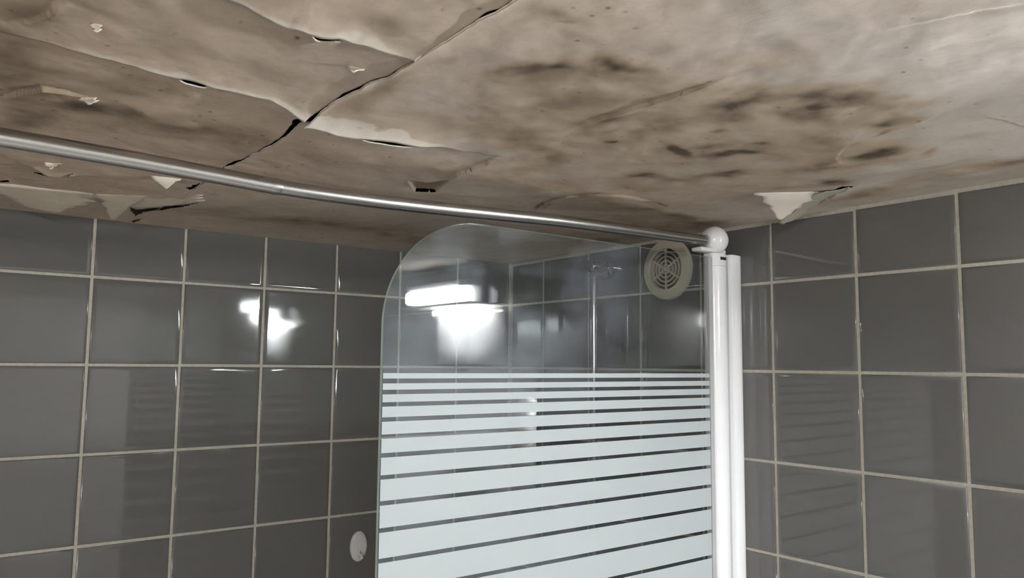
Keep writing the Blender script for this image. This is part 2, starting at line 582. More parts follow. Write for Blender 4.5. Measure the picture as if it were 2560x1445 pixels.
FLAKES=[
[ ((-0.2050,-0.8292,0.1074),(-0.1317,-0.8913,0.1080)),((-0.1805,-0.8274,0.0994),(-0.1286,-0.8736,0.1008)),((-0.1516,-0.8197,0.0913),(-0.1170,-0.8414,0.0925)),((-0.1214,-0.8108,0.0812),(-0.1148,-0.8161,0.0813)) ],# R1
[ ((-0.1263,-0.9304,0.1083),(-0.1152,-0.9260,0.1073)),((-0.1407,-0.8935,0.1040),(-0.1174,-0.8870,0.1019)),((-0.1136,-0.8393,0.0945),(-0.0791,-0.8296,0.0924)),((-0.0982,-0.7988,0.0801),(-0.0825,-0.7969,0.0791)) ],# R2
[ ((-1.0909,-0.1965,0.1014),(-0.9376,-0.2176,0.1016)),((-1.0844,-0.1720,0.0981),(-0.9394,-0.1986,0.0984)),((-1.0539,-0.1538,0.0940),(-0.9414,-0.1809,0.0942)),((-1.0245,-0.1146,0.0886),(-0.9661,-0.1517,0.0899)),((-0.9897,-0.1113,0.0856),(-0.9760,-0.1183,0.0856)) ],# L1
[ ((-0.9485,-0.2190,0.1016),(-0.8779,-0.2689,0.1021)),((-0.9361,-0.2023,0.0964),(-0.8853,-0.2301,0.0977)),((-0.9226,-0.1692,0.0911),(-0.8946,-0.1971,0.0924)),((-0.9042,-0.1105,0.0835),(-0.8991,-0.1146,0.0836)) ],# L2
[ ((-0.9117,-0.3831,0.1031),(-0.8704,-0.3965,0.1033)),((-0.9008,-0.3805,0.0971),(-0.8794,-0.3924,0.0982)),((-0.8896,-0.3775,0.0911),(-0.8862,-0.3802,0.0911)) ],# L3
[ ((-0.9021,-0.2426,0.1018),(-0.8301,-0.3207,0.1025)),((-0.8960,-0.2047,0.0984),(-0.8199,-0.2959,0.1003)),((-0.8911,-0.1722,0.0941),(-0.8136,-0.2746,0.0991)) ],# L4
[ ((-1.0371,-0.3809,0.1031),(-1.0157,-0.3835,0.1031)),((-1.0316,-0.3802,0.0991),(-1.0201,-0.3846,0.1002)),((-1.0272,-0.3884,0.0942),(-1.0248,-0.3902,0.0942)) ],# L5
[ ((-0.8777,-0.8986,0.1080),(-0.8611,-0.9027,0.1081)),((-0.8772,-0.9040,0.1041),(-0.8657,-0.9053,0.1051)),((-0.8769,-0.9094,0.1001),(-0.8748,-0.9110,0.1002)) ],# S1
[ ((-1.0384,-0.6654,0.1058),(-1.0248,-0.6720,0.1059)),((-1.0369,-0.6741,0.1019),(-1.0283,-0.6794,0.1020)),((-1.0347,-0.6782,0.0989),(-1.0318,-0.6806,0.0990)) ],# S2
[ ((-1.0632,-0.8552,0.1076),(-1.0549,-0.8583,0.1077)),((-1.0626,-0.8611,0.1027),(-1.0567,-0.8640,0.1027)),((-1.0613,-0.8637,0.0997),(-1.0590,-0.8655,0.0997)) ],# S4
]
TEARS=[
[(-0.5900,-0.5320),(-0.5690,-0.5490),(-0.5675,-0.5455),(-0.5880,-0.5285)],
[(-1.0394,-0.3001),(-1.0190,-0.3083),(-0.9945,-0.3414),(-1.0046,-0.2890)],
[(-0.8836,-0.1350),(-0.8674,-0.1236),(-0.8460,-0.1733),(-0.8103,-0.2668),(-0.8367,-0.1483),(-0.8565,-0.1157),(-0.8598,-0.0696)],
[(-1.0780,-0.2098),(-1.0560,-0.2245),(-1.0524,-0.2154),(-1.0761,-0.1842)],
[(-0.0903,-0.8201),(-0.1195,-0.8746),(-0.1416,-0.9273),(-0.1309,-0.9359),(-0.1129,-0.8833),(-0.0700,-0.8176)],
[(-0.9683,-0.0505),(-0.9606,-0.1122),(-0.9478,-0.1526),(-0.9252,-0.1596),(-0.9434,-0.1261),(-0.9533,-0.0829)],
[(-0.8528,-0.3478),(-0.8450,-0.3906),(-0.8444,-0.3607),(-0.8457,-0.3344)],
[(-0.8566,-0.0171),(-0.8463,-0.0488),(-0.8459,-0.0065)],
]
ZONES=[
([(-0.760,-0.948),(-0.752,-0.995),(-0.727,-1.042),(-0.700,-1.070),(-0.662,-1.062),(-0.618,-1.042),(-0.573,-1.051),(-0.527,-1.097),(-0.487,-1.137),(-0.438,-1.130),(-0.355,-1.140),(-0.323,-1.101),(-0.209,-1.069),(-0.176,-0.972),(-0.130,-0.906),(-0.176,-0.819),(-0.094,-0.600),(-0.230,-0.490),(-0.482,-0.638),(-0.613,-0.724),(-0.724,-0.866)],0.24,0.035),
([(-0.095,-0.866),(-0.119,-1.023),(-0.106,-1.156),(0.019,-1.114),(0.001,-0.843),(-0.061,-0.832)],0.22,0.012),
([(-0.610,-1.035),(-0.570,-1.049),(-0.525,-1.096),(-0.485,-1.136),(-0.437,-1.127),(-0.405,-1.087),(-0.441,-1.042),(-0.510,-1.004),(-0.565,-1.007)],0.22,0.02),
([(-1.132,-0.863),(-1.095,-0.892),(-1.086,-0.779),(-1.044,-0.698),(-0.988,-0.640),(-0.921,-0.642),(-0.873,-0.625),(-0.968,-0.587),(-1.058,-0.551),(-1.106,-0.478)],0.25,0.03),
]



def polydist(x, y, pts):
    """unsigned distance, side sign and arc parameter of the nearest point of a polyline"""
    best = np.full(x.shape, 9.0)
    sgn = np.zeros(x.shape)
    par = np.zeros(x.shape)
    n = len(pts) - 1
    for i in range(n):
        ax, ay = pts[i]
        bx, by = pts[i + 1]
        dx, dy = bx - ax, by - ay
        l2 = dx * dx + dy * dy
        t0 = ((x - ax) * dx + (y - ay) * dy) / l2
        t = np.clip(t0, 0, 1)
        d = np.hypot(x - ax - t * dx, y - ay - t * dy)
        m = d < best
        best = np.where(m, d, best)
        sgn = np.where(m, np.sign(dx * (y - ay) - dy * (x - ax)), sgn)
        par = np.where(m, (i + t) / n, par)
    return best, sgn, par


def inpoly(x, y, pts):
    c = np.zeros(x.shape, bool)
    n = len(pts)
    for i in range(n):
        x1, y1 = pts[i]
        x2, y2 = pts[(i + 1) % n]
        if y1 == y2:
            continue
        m = ((y1 > y) != (y2 > y)) & (x < (x2 - x1) * (y - y1) / (y2 - y1) + x1)
        c ^= m
    return c


# torn edges in the paint: polyline, side, drop, width
LIPS = [
    ([(-0.368, -0.526), (-0.395, -0.590), (-0.392, -0.639), (-0.375, -0.673), (-0.337, -0.700), (-0.279, -0.701), (-0.226, -0.688)], 1, 0.0022, 0.030),
    ([(-0.352, -1.150), (-0.340, -1.113), (-0.343, -1.076), (-0.345, -1.055), (-0.342, -1.02)], 1, 0.0040, 0.030),
    ([(-0.345, -1.055), (-0.317, -1.027), (-0.297, -1.011), (-0.27, -1.0)], 1, 0.0025, 0.025),
    ([(-0.30, -1.176), (-0.257, -1.185), (-0.20, -1.20)], -1, 0.002, 0.02),
    ([(-0.557, -1.297), (-0.567, -1.278), (-0.573, -1.262), (-0.580, -1.235)], 1, 0.0015, 0.02),
    ([(-0.611, -0.908), (-0.604, -0.98), (-0.599, -1.061)], 1, 0.003, 0.02),
    ([(-0.607, -0.741), (-0.6, -0.706), (-0.599, -0.66), (-0.589, -0.616)], -1, 0.004, 0.03),
    ([(-1.107, -0.819), (-1.089, -0.85), (-1.09, -0.87), (-1.085, -0.885)], 1, 0.004, 0.02),
    ([(-1.10, -0.618), (-1.083, -0.653), (-1.07, -0.677), (-1.04, -0.67)], 1, 0.005, 0.02),
    ([(-1.045, -0.345), (-1.02, -0.318), (-0.985, -0.335)], -1, 0.007, 0.018),
    ([(-0.89, -0.172), (-0.862, -0.20), (-0.814, -0.275)], -1, 0.006, 0.02),
    ([(-0.13, -0.93), (-0.11, -0.90), (-0.085, -0.86), (-0.06, -0.80)], -1, 0.006, 0.022),
]
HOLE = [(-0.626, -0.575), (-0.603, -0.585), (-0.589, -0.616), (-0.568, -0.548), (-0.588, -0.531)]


def height(x, y):
    """offset below the flat ceiling (negative is down)"""
    h = -0.006 * fbm(x, y, 4.0, 4, 5) - 0.0022 * fbm(x, y, 22.0, 3, 31)
    for pts, side, A, w in LIPS:
        xs = [p[0] for p in pts]
        ys = [p[1] for p in pts]
        m = (x > min(xs) - 4 * w) & (x < max(xs) + 4 * w) & (y > min(ys) - 4 * w) & (y < max(ys) + 4 * w)
        if not m.any():
            continue
        jx = x[m] + 0.004 * fbm(x[m], y[m], 60, 2, 77)
        jy = y[m] + 0.004 * fbm(x[m], y[m], 60, 2, 99)
        d, s, p = polydist(jx, jy, pts)
        k = np.where(s == side, np.exp(-d / w), 0.0) * np.sin(np.pi * np.clip(p, 0.02, 0.98)) ** 0.5
        # the far side is slightly hollow, so that the torn edge shows
        k2 = np.where(s == side, 0.0, np.exp(-d / 0.006)) * np.sin(np.pi * np.clip(p, 0.02, 0.98)) ** 0.5
        hh = h[m] - A * k + 0.35 * A * k2
        h[m] = hh
    hole = inpoly(x, y, HOLE)
    h = np.where(hole, h + 0.0035, h)
    edge = np.minimum(1.0, np.minimum(-x, -y) / 0.05)
    return h * np.clip(0.25 + 0.75 * edge, 0, 1)


def stain_shade(x, y):
    wx = x + 0.022 * fbm(x, y, 16, 4, 201)
    wy = y + 0.028 * fbm(x, y, 16, 4, 301)
    keep = np.ones_like(x)
    for cx, cy, a, b, c, d, s in STAINS:
        dx, dy = wx - cx, wy - cy
        u, v = a * dx + b * dy, c * dx + d * dy
        g = np.exp(-np.clip(u * u + v * v, 0, 60) ** (1.5 if s > 0.6 else 1.1))
        keep = keep * (1 - STAIN_K * s * g)
    for pts, s, w in ZONES:
        zx, zy = wx + 0.5 * (wx - x), wy + 0.5 * (wy - y)
        d, _, _ = polydist(zx, zy, pts + pts[:1])
        d = np.where(inpoly(zx, zy, pts), d, -d)
        t = np.clip(d / w * 0.5 + 0.5, 0, 1)
        keep = keep * (1 - s * t * t * (3 - 2 * t))
    st = 1 - keep
    st = st * (0.8 + 0.7 * fbm(x, y, 30, 3, 401)) + 0.05 * fbm(x, y, 60, 2, 501)
    st = np.where(inpoly(x, y, HOLE), np.maximum(st, 0.42), st)  # hole: bared old layer, darkened further for the shade inside
    return np.clip(st, 0, 1)


def grime_light(x, y):  # brown grime, also lightened far from the lamps to replace lost light
    g = np.clip((-0.50 - x) / 0.45, 0, 1) * 0.7 + np.clip((y + 1.15) / 0.55, 0, 1) * 0.40
    g = g + 0.35 * fbm(x, y, 5, 3, 601)
    return np.clip(g, 0, 1.0)


STAIN_K = 0.97
ceiling = struct(box('ceiling', (ROOM_X - 0.1, ROOM_Y - 0.1, Z0 + 0.145), (0.1, 0.1, Z0 + 0.2), M['void']),
                 'water-stained peeling plaster ceiling over the bath')


def axis(lo, hi, flo, fhi, step, coarse=0.03):
    out = []
    a = lo
    if lo < flo:
        n = max(1, int(round((min(flo, hi) - lo) / coarse)))
        out += list(np.linspace(lo, min(flo, hi), n + 1)[:-1])
        a = flo
    if a < fhi:
        e = min(fhi, hi)
        n = max(2, int(round((e - a) / step)))
        out += list(np.linspace(a, e, n + 1)[:-1])
        a = e
    if a < hi:
        n = max(1, int(round((hi - a) / coarse)))
        out += list(np.linspace(a, hi, n + 1)[:-1])
    return np.array(out + [hi])


def tab(pts, default=0.0):
    xs = np.array([p[0] for p in pts])
    vs = np.array([p[1] for p in pts])
    return lambda t: np.interp(t, xs, vs)


ZERO = lambda t: np.zeros_like(t)
# the open joint along y at x = -0.845: wander, gap and curl as functions of y
JY_OFF = tab([(-1.2, .005), (-1.065, .004), (-.911, .004), (-.877, -.003), (-.831, -.007), (-.76, -.008), (-.70, 0), (-.65, .005), (-.57, .003), (-.489, -.001), (-.3, .004), (0, 0)])
JY_GAP = tab([(-1.2, 0), (-1.07, 0), (-1.06, .004), (-1.045, 0), (-.915, 0), (-.905, .003), (-.89, 0.0005), (-.877, .001), (-.865, .0045), (-.845, .003), (-.83, 0), (-.802, 0.001), (-.785, .005), (-.764, .008), (-.75, .001), (-.66, 0), (-.635, .003), (-.615, 0), (-.575, .0), (-.55, .005), (-.52, .006), (-.485, .001), (-.45, 0), (0, 0)])
JY_CURL = tab([(-1.3, .0005), (-1.1, .003), (-1.0, .003), (-.9, .004), (-.76, .004), (-.6, .003), (-.45, .002), (-.3, 0), (0, 0)])
# joints along x, functions of x: left column j1 (y=-0.955), j2 (y=-0.785), middle column j3 (y=-0.757)
J1_OFF = tab([(-1.9, 0), (-.988, -.006), (-.956, .002), (-.945, -.002), (-.928, .003), (-.917, -.004), (-.894, -.003), (-.871, .002), (-.845, .004)])
J1_GAP = tab([(-1.9, 0), (-.94, 0), (-.926, .007), (-.915, .004), (-.905, 0), (-.845, 0.001)])
J1_CURL = tab([(-1.9, 0), (-1.02, .001), (-.96, .006), (-.92, .006), (-.87, .005), (-.85, .003)])
J2_OFF = tab([(-1.9, -.01), (-1.06, -.010), (-1.03, -.007), (-.991, -.001), (-.948, .003), (-.92, 0), (-.89, -.001), (-.87, .008), (-.845, .024)])
J2_GAP = tab([(-1.9, 0), (-.975, 0), (-.965, .008), (-.952, .008), (-.942, 0), (-.90, 0), (-.89, .002), (-.88, 0), (-.845, .001)])
J2_CURL = tab([(-1.9, 0), (-1.12, 0), (-1.06, .003), (-.99, .005), (-.95, .006), (-.89, .006), (-.86, .008), (-.845, .008)])
J3_OFF = tab([(-.845, .002), (-.809, .010), (-.776, .003), (-.724, -.004), (-.695, -.005), (-.656, .004), (-.60, .004)])
J3_GAP = tab([(-.845, .001), (-.79, 0), (-.775, .006), (-.75, .010), (-.73, .006), (-.715, 0), (-.60, 0)])
J3_CURL = tab([(-.845, .010), (-.80, .012), (-.76, .011), (-.72, .009), (-.68, .003), (-.64, .001), (-.60, 0)])


def panel(bounds, left=None, right=None, near=None, far=None):
    """a sheet of the ceiling; each edge is (offset, gap, curl) or None.
    left/right are the low and high x edges, near/far the low and high y edges"""
    X0, X1, Y0, Y1 = bounds
    xs = axis(X0, X1, -1.16, 0.0, 0.0022)
    ys = axis(Y0, Y1, -1.42, 0.0, 0.0026)
    gx, gy = np.meshgrid(xs, ys, indexing='ij')
    u = (gx - X0) / (X1 - X0)
    v = (gy - Y0) / (Y1 - Y0)
    x, y = gx.copy(), gy.copy()
    curl = np.zeros_like(gx)
    torn_lit = np.zeros_like(gx)
    jag = lambda t, s: 0.0022 * fbm(t, t * 0, 55, 3, s)
    if left:
        x += (left[0](gy) + left[1](gy) / 2 + jag(gy, 7)) * (1 - u)
        curl += left[2](gy) * np.exp(-(gx - X0) / 0.012)
    if right:
        x += (right[0](gy) - right[1](gy) / 2 + jag(gy, 7)) * u
        curl += right[2](gy) * np.exp(-(X1 - gx) / 0.012)
    if near:
        y += (near[0](gx) + near[1](gx) / 2 + jag(gx, 9)) * (1 - v)
        curl += near[2](gx) * np.exp(-(gy - Y0) / 0.02)
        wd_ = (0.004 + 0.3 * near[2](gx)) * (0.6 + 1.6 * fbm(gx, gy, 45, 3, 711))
        torn_lit = np.maximum(torn_lit, np.clip(near[2](gx) / 0.006, 0, 1) * np.clip((wd_ - (gy - Y0)) / 0.003, 0, 1))
    if far:
        y += (far[0](gx) - far[1](gx) / 2 + jag(gx, 9)) * v
        curl += far[2](gx) * np.exp(-(Y1 - gy) / 0.022)
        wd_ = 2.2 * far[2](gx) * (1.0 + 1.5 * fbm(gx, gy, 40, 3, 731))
        torn_lit = np.maximum(torn_lit, np.clip(far[2](gx) / 0.006, 0, 1) * np.clip((wd_ - (Y1 - gy)) / 0.004, 0, 1))
    z = zc(x, y) + height(x.copy(), y.copy()) - curl
    nx, ny = gx.shape
    top = np.stack([x, y, z], -1).reshape(-1, 3)
    idx = np.arange(nx * ny).reshape(nx, ny)
    qx = 0.25 * (x[:-1, :-1] + x[1:, :-1] + x[:-1, 1:] + x[1:, 1:])
    qy = 0.25 * (y[:-1, :-1] + y[1:, :-1] + y[:-1, 1:] + y[1:, 1:])
    gone = np.zeros(qx.shape, bool)
    for t in TEARS:
        gone |= inpoly(qx + 0.003 * fbm(qx, qy, 90, 2, 811), qy + 0.004 * fbm(qx, qy, 90, 2, 911), t)
    q = np.stack([idx[:-1, :-1], idx[:-1, 1:], idx[1:, 1:], idx[1:, :-1]], -1).reshape(-1, 4)[~gone.ravel()]
    # skirt: the broken edge of the sheet going up into the dark
    strips = []
    for on, ids in ((near, idx[:, 0]), (far, idx[::-1, -1]), (left, idx[0, ::-1]), (right, idx[-1, :])):
        if on:
            strips.append(ids)
    sk, sq, base = [], [], nx * ny
    for ids in strips:
        n_ = len(ids)
        sk.append(top[ids] + np.array([0, 0, 0.0014]))
        k = np.arange(n_ - 1)
        sq.append(np.stack([ids[k], ids[k + 1], base + k + 1, base + k], -1))
        base += n_
    sk = np.concatenate(sk) if sk else np.zeros((0, 3))
    sq = np.concatenate(sq) if sq else np.zeros((0, 4), int)
    V = np.concatenate([top, sk])
    F = np.concatenate([q, sq])
    me = bpy.data.meshes.new('ceiling_panel')
    me.vertices.add(len(V))
    me.vertices.foreach_set('co', V.astype(np.float32).ravel())
    me.loops.add(F.size)
    me.loops.foreach_set('vertex_index', F.astype(np.int32).ravel())
    me.polygons.add(len(F))
    me.polygons.foreach_set('loop_start', np.arange(0, F.size, 4, dtype=np.int32))
    sm = np.ones(len(F), bool)
    sm[len(q):] = False
    me.polygons.foreach_set('use_smooth', sm)
    me.update(calc_edges=True)
    for nm, fn in (('stain_shade', stain_shade), ('grime_light', grime_light)):
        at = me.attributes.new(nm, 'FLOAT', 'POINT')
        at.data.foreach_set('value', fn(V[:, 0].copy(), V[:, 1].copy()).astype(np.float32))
    at = me.attributes.new('torn_lit', 'FLOAT', 'POINT')
    at.data.foreach_set('value', np.concatenate([torn_lit.ravel(), np.ones(len(V) - nx * ny)]).astype(np.float32))
    me.materials.append(M['ceiling'])
    me.validate()
    o = bpy.data.objects.new('ceiling_panel', me)
    return link(o, ceiling)


wide = lambda f: (lambda t: 1.25 * f(t))
both = lambda c, g: (lambda t: c(t) * (0.12 + 0.88 * np.clip(g(t) / 0.004, 0, 1)))
half = lambda f: (lambda t: 0.45 * f(t))
tiny = lambda f: (lambda t: 0.12 * f(t))
JYl = (JY_OFF, JY_GAP, half(JY_CURL))
JYr = (JY_OFF, JY_GAP, JY_CURL)
E0 = ROOM_X
panel((E0, -0.845, ROOM_Y, -0.955), right=JYl, far=(J1_OFF, wide(J1_GAP), J1_CURL))
panel((E0, -0.845, -0.955, -0.785), right=JYl, near=(J1_OFF, wide(J1_GAP), both(J1_CURL, J1_GAP)), far=(J2_OFF, wide(J2_GAP), J2_CURL))
panel((E0, -0.845, -0.785, 0.0), right=JYl, near=(J2_OFF, wide(J2_GAP), both(J2_CURL, J2_GAP)))
panel((-0.845, -0.60, ROOM_Y, -0.757), left=JYr, far=(J3_OFF, wide(J3_GAP), J3_CURL))
panel((-0.845, -0.60, -0.757, 0.0), left=JYr, near=(J3_OFF, wide(J3_GAP), both(J3_CURL, J3_GAP)))
panel((-0.60, -0.345, ROOM_Y, 0.0))
panel((-0.345, 0.0, ROOM_Y, 0.0))


# ---- hanging flakes of paint
def flake(rows, mat, label=None):
    nu, sub = 8, 5
    R = [[Vector(a), Vector(b)] for a, b in rows]

    def cr(p0, p1, p2, p3, t):
        return 0.5 * ((2 * p1) + (p2 - p0) * t + (2 * p0 - 5 * p1 + 4 * p2 - p3) * t * t + (3 * p1 - p0 - 3 * p2 + p3) * t ** 3)
    fine = []
    for i in range(len(R) - 1):
        for k in range(sub):
            t = k / sub
            row = []
            for s in (0, 1):
                p0 = R[max(i - 1, 0)][s]
                p3 = R[min(i + 2, len(R) - 1)][s]
                row.append(cr(p0, R[i][s], R[i + 1][s], p3, t))
            fine.append(row)
    fine.append(R[-1])
    nr = len(fine)
    verts, faces = [], []
    for i, (a, b) in enumerate(fine):
        jw = 0.28 if (R[0][0] - R[0][1]).length < 0.03 else 0.07
        ja, jb = random.uniform(-jw, jw), random.uniform(-jw, jw)
        if i == 0:
            ja = jb = 0
        a2, b2 = a.lerp(b, ja), b.lerp(a, jb)
        for k in range(nu + 1):
            t = k / nu
            p = a2.lerp(b2, t)
            p = p + Vector((0, 0, Z0 + (0.004 if i == 0 else 0.0) - 0.0015 * math.sin(math.pi * t) * (i / nr)))
            verts.append(p)
    for i in range(nr - 1):
        for k in range(nu):
            j = i * (nu + 1) + k
            faces.append((j, j + 1, j + nu + 2, j + nu + 1))
    o = mesh_obj('paint_flake', verts, faces, mat, ceiling, smooth=True)
    md = o.modifiers.new('thickness', 'SOLIDIFY')
    md.thickness = 0.0009
    md.offset = 0
    if label:
        o['label'] = label
    return o


KIND = ['flake_white', 'flake_back', 'flake_dirty', 'flake_dirty', 'flake_white', 'flake_dirty', 'flake_white', 'flake_white', 'flake_white',
        'flake_white']
for rows, kd in zip(FLAKES, KIND):
    flake(rows, M[kd])

# ------------------------------------------------------------------ bath (below the frame, carries the screen)
bath = thing('bathtub', 'white enamel bathtub along the grey tiled wall', 'bathtub', (-0.9, -0.35, 0))
bx0, bx1, by0, by1, bz = -1.75, -0.004, -0.70, -0.006, 0.585
bm = bmesh.new()
rings = []


def rr(x0, x1, y0, y1, z, r, n=6):
    out = []
    for cx, cy, a0 in ((x1 - r, y1 - r, 0), (x0 + r, y1 - r, 90), (x0 + r, y0 + r, 180), (x1 - r, y0 + r, 270)):
        for k in range(n + 1):
            a = math.radians(a0 + 90 * k / n)
            out.append(bm.verts.new((cx + r * math.cos(a) + 0.9, cy + r * math.sin(a) + 0.35, z)))
    return out


for args in ((bx0, bx1, by0, by1, 0.0, .02), (bx0, bx1, by0, by1, bz - .02, .02), (bx0, bx1, by0, by1, bz, .02), (bx0 + .05, bx1 - .06, by0 + .06, by1 - .05, bz, .12),
             (bx0 + .06, bx1 - .07, by0 + .07, by1 - .06, bz - .02, .12), (bx0 + .2, bx1 - .12, by0 + .12, by1 - .11, bz - .38, .12), (bx0 + .3, bx1 - .2, by0 + .2, by1 - .2, bz - .41, .1)):
    rings.append(rr(*args))
for a, b in zip(rings, rings[1:]):
    for k in range(len(a)):
        bm.faces.new((a[k], a[(k + 1) % len(a)], b[(k + 1) % len(a)], b[k]))
bm.faces.new(rings[-1])
bm_obj('tub', bm, M['enamel'], bath, smooth=True)

# ------------------------------------------------------------------ bath screen
GY = -0.65
sc = thing('bath_screen', 'clear glass bath screen with frosted white stripes and rounded corner', 'bath screen', (0, GY, bz))


def L3(x, y, z):
    return (x, y - GY, z - bz)


gt, gl, gr, rad = Z0 + 0.043, -0.7012, -0.068, 0.14
out = [(gr, bz + 0.012), (gl, bz + 0.012)]
for k in range(33):
    a = math.radians(180 - 90 * k / 32)
    out.append((gl + rad + rad * math.cos(a), gt - rad + rad * math.sin(a)))
out.append((gr, gt))
bm = bmesh.new()
fr = [bm.verts.new(L3(x, GY - 0.0025, z)) for x, z in out]
bk = [bm.verts.new(L3(x, GY + 0.0025, z)) for x, z in out]
bm.faces.new(fr)
bm.faces.new(bk[::-1])
pane = bm_obj('glass_pane', bm, M['glass'], sc)
# polished edge of the pane: a narrow rim
bm = bmesh.new()
n = len(out)
f2 = [bm.verts.new(L3(x, GY - 0.0025, z)) for x, z in out]
b2 = [bm.verts.new(L3(x, GY + 0.0025, z)) for x, z in out]
for k in range(1, n - 1):
    bm.faces.new((f2[k], f2[k + 1], b2[k + 1], b2[k]))
bm_obj('polished_edge', bm, M['glass_edge'], pane)['label'] = 'greenish polished glass edge'
zs = [-0.1542, -0.1607, -0.1665, -0.1741, -0.1796, -0.1889, -0.1941, -0.2067, -0.212, -0.2269, -0.232, -0.2488, -0.2541, -0.2745, -0.2796, -0.3045,
      -0.3098, -0.3357, -0.3411, -0.3707, -0.376, -0.4085, -0.4138, -0.4488, -0.4541, -0.4915]
z = -0.4968
while z > -1.25:
    zs += [z, z - 0.040]
    z -= 0.0453
for a, b in zip(zs[0::2], zs[1::2]):
    box('frosted_stripe', L3(gl + 0.0012, GY - 0.0031, Z0 + b), L3(-0.086, GY - 0.0027, Z0 + a), M['frost'], sc)
# profiles
zb, zt = bz + 0.001, Z0 + 0.046


def extrude(name, prof, z0, z1, mat, parent, sm=True):
    bm = bmesh.new()
    a = [bm.verts.new(L3(x, y, z0)) for x, y in prof]
    b = [bm.verts.new(L3(x, y, z1)) for x, y in prof]
    for k in range(len(prof)):
        k2 = (k + 1) % len(prof)
        bm.faces.new((a[k], a[k2], b[k2], b[k]))
    bm.faces.new(a[::-1])
    bm.faces.new(b)
    return bm_obj(name, bm, mat, parent, smooth=sm)


hp = []
for k in range(13):
    a = math.radians(180 + 180 * k / 12)
    hp.append((-0.0600 + 0.0195 * math.cos(a), GY + 0.000 + 0.0135 * math.sin(a)))
hp += [(-0.0405, GY + 0.012), (-0.0795, GY + 0.012)]
extrude('hinge_profile', hp, zb, Z0 + 0.028, M['white_lacquer'], sc)
wp = [(-0.0005, GY + 0.014), (-0.034, GY + 0.014), (-0.034, GY - 0.006), (-0.031, GY - 0.0105), (-0.026, GY - 0.0115), (-0.012, GY - 0.0105), (-0.004, GY - 0.0085), (-0.0005, GY - 0.006)]
extrude('wall_channel', wp, zb, Z0 + 0.0505, M['white_lacquer'], sc)
extrude('hinge_web', [(-0.042, GY + 0.010), (-0.042, GY - 0.004), (-0.033, GY - 0.004), (-0.033, GY + 0.010)], zb, Z0 + 0.046, M['grey_plastic'], sc)
ec = extrude('end_cap', [(x * 1.0, y) for x, y in hp], Z0 + 0.0283, Z0 + 0.050, M['white'], sc)
sl = box('slot', L3(-0.0660, GY - 0.0140, Z0 + 0.0385), L3(-0.0520, GY - 0.0095, Z0 + 0.0435), M['dark'], ec)
sl['label'] = 'dark slot in the white cap'
extrude('seal_strip', [(-0.0795, GY + 0.006), (-0.0875, GY + 0.005), (-0.0875, GY - 0.005), (-0.0795, GY - 0.006)], zb, Z0 + 0.043, M['grey_plastic'], sc)
sw = sweep('screw_cap', [L3(-0.019, GY - 0.0102, Z0 + 0.034), L3(-0.019, GY - 0.0122, Z0 + 0.034)], [0.0042, 0.0036], M['white'], sc)

# ------------------------------------------------------------------ curtain rod
rod = thing('curtain_rod', 'brushed steel curtain rod with a white ball end above the screen', 'curtain rod', (-0.0655, GY, Z0 + 0.0732))


def RL(x, y, z):
    return (x + 0.0655, y - GY, z - 0.0732)


left = [(-1.897, .058), (-1.60, .0605), (-1.30, .0615), (-1.10, .0605), (-0.98, .0580), (-0.90, .0552), (-0.838, .0529)]
right = [(-0.836, .0527), (-0.80, .0524), (-0.74, .0530), (-0.68, .0545), (-0.55, .0595), (-0.417, .0648), (-0.28, .0676), (-0.154, .0692), (-0.085, .0708), (-0.06, .0715)]


def dense(pts, k=6):
    o = []
    for i in range(len(pts) - 1):
        for j in range(k):
            t = j / k
            p0 = pts[max(i - 1, 0)]
            p3 = pts[min(i + 2, len(pts) - 1)]
            p1, p2 = pts[i], pts[i + 1]
            o.append(p1[0:0] + tuple(p1[q] + (p2[q] - p1[q]) * t if q == 0 else
                     0.5 * (2 * p1[q] + (p2[q] - p0[q]) * t + (2 * p0[q] - 5 * p1[q] + 4 * p2[q] - p3[q]) * t * t + (3 * p1[q] - p0[q] - 3 * p2[q] + p3[q]) * t ** 3) for q in (0, 1)))
    o.append(pts[-1])
    return o


sweep('outer_tube', [RL(x, GY, z) for x, z in dense(left)], 0.0090, M['steel'], rod, n=32)
sweep('inner_tube', [RL(x, GY, z) for x, z in dense(right)], 0.0086, M['steel'], rod, n=32)
sweep('joint_collar', [RL(-0.846, GY, .0531), RL(-0.840, GY, .05295), RL(-0.834, GY, .0527)], [0.0091, 0.0094, 0.0088], M['steel'], rod, n=32)
bm = bmesh.new()
bmesh.ops.create_uvsphere(bm, u_segments=40, v_segments=24, radius=0.0240)
bmesh.ops.bisect_plane(bm, geom=bm.verts[:] + bm.edges[:] + bm.faces[:], plane_co=(0, 0, -0.0215), plane_no=(0, 0, -1), clear_outer=True)
ball = bm_obj('ball_socket', bm, M['white'], rod, smooth=True)
ball['label'] = 'white plastic ball holding the rod end'
sweep('socket_rim', [RL(-0.0915, GY, .0707), RL(-0.0865, GY, .0708)], [0.0096, 0.0099], M['grey_plastic'], rod, n=32)
box('socket_foot', RL(-0.112, GY - 0.010, .0505), RL(-0.046, GY + 0.012, .0575), M['white'], rod, bevel=0.0025)
sweep('wall_flange', [RL(-1.899, GY, .058), RL(-1.880, GY, .0582)], [0.028, 0.022], M['white'], rod, n=32)

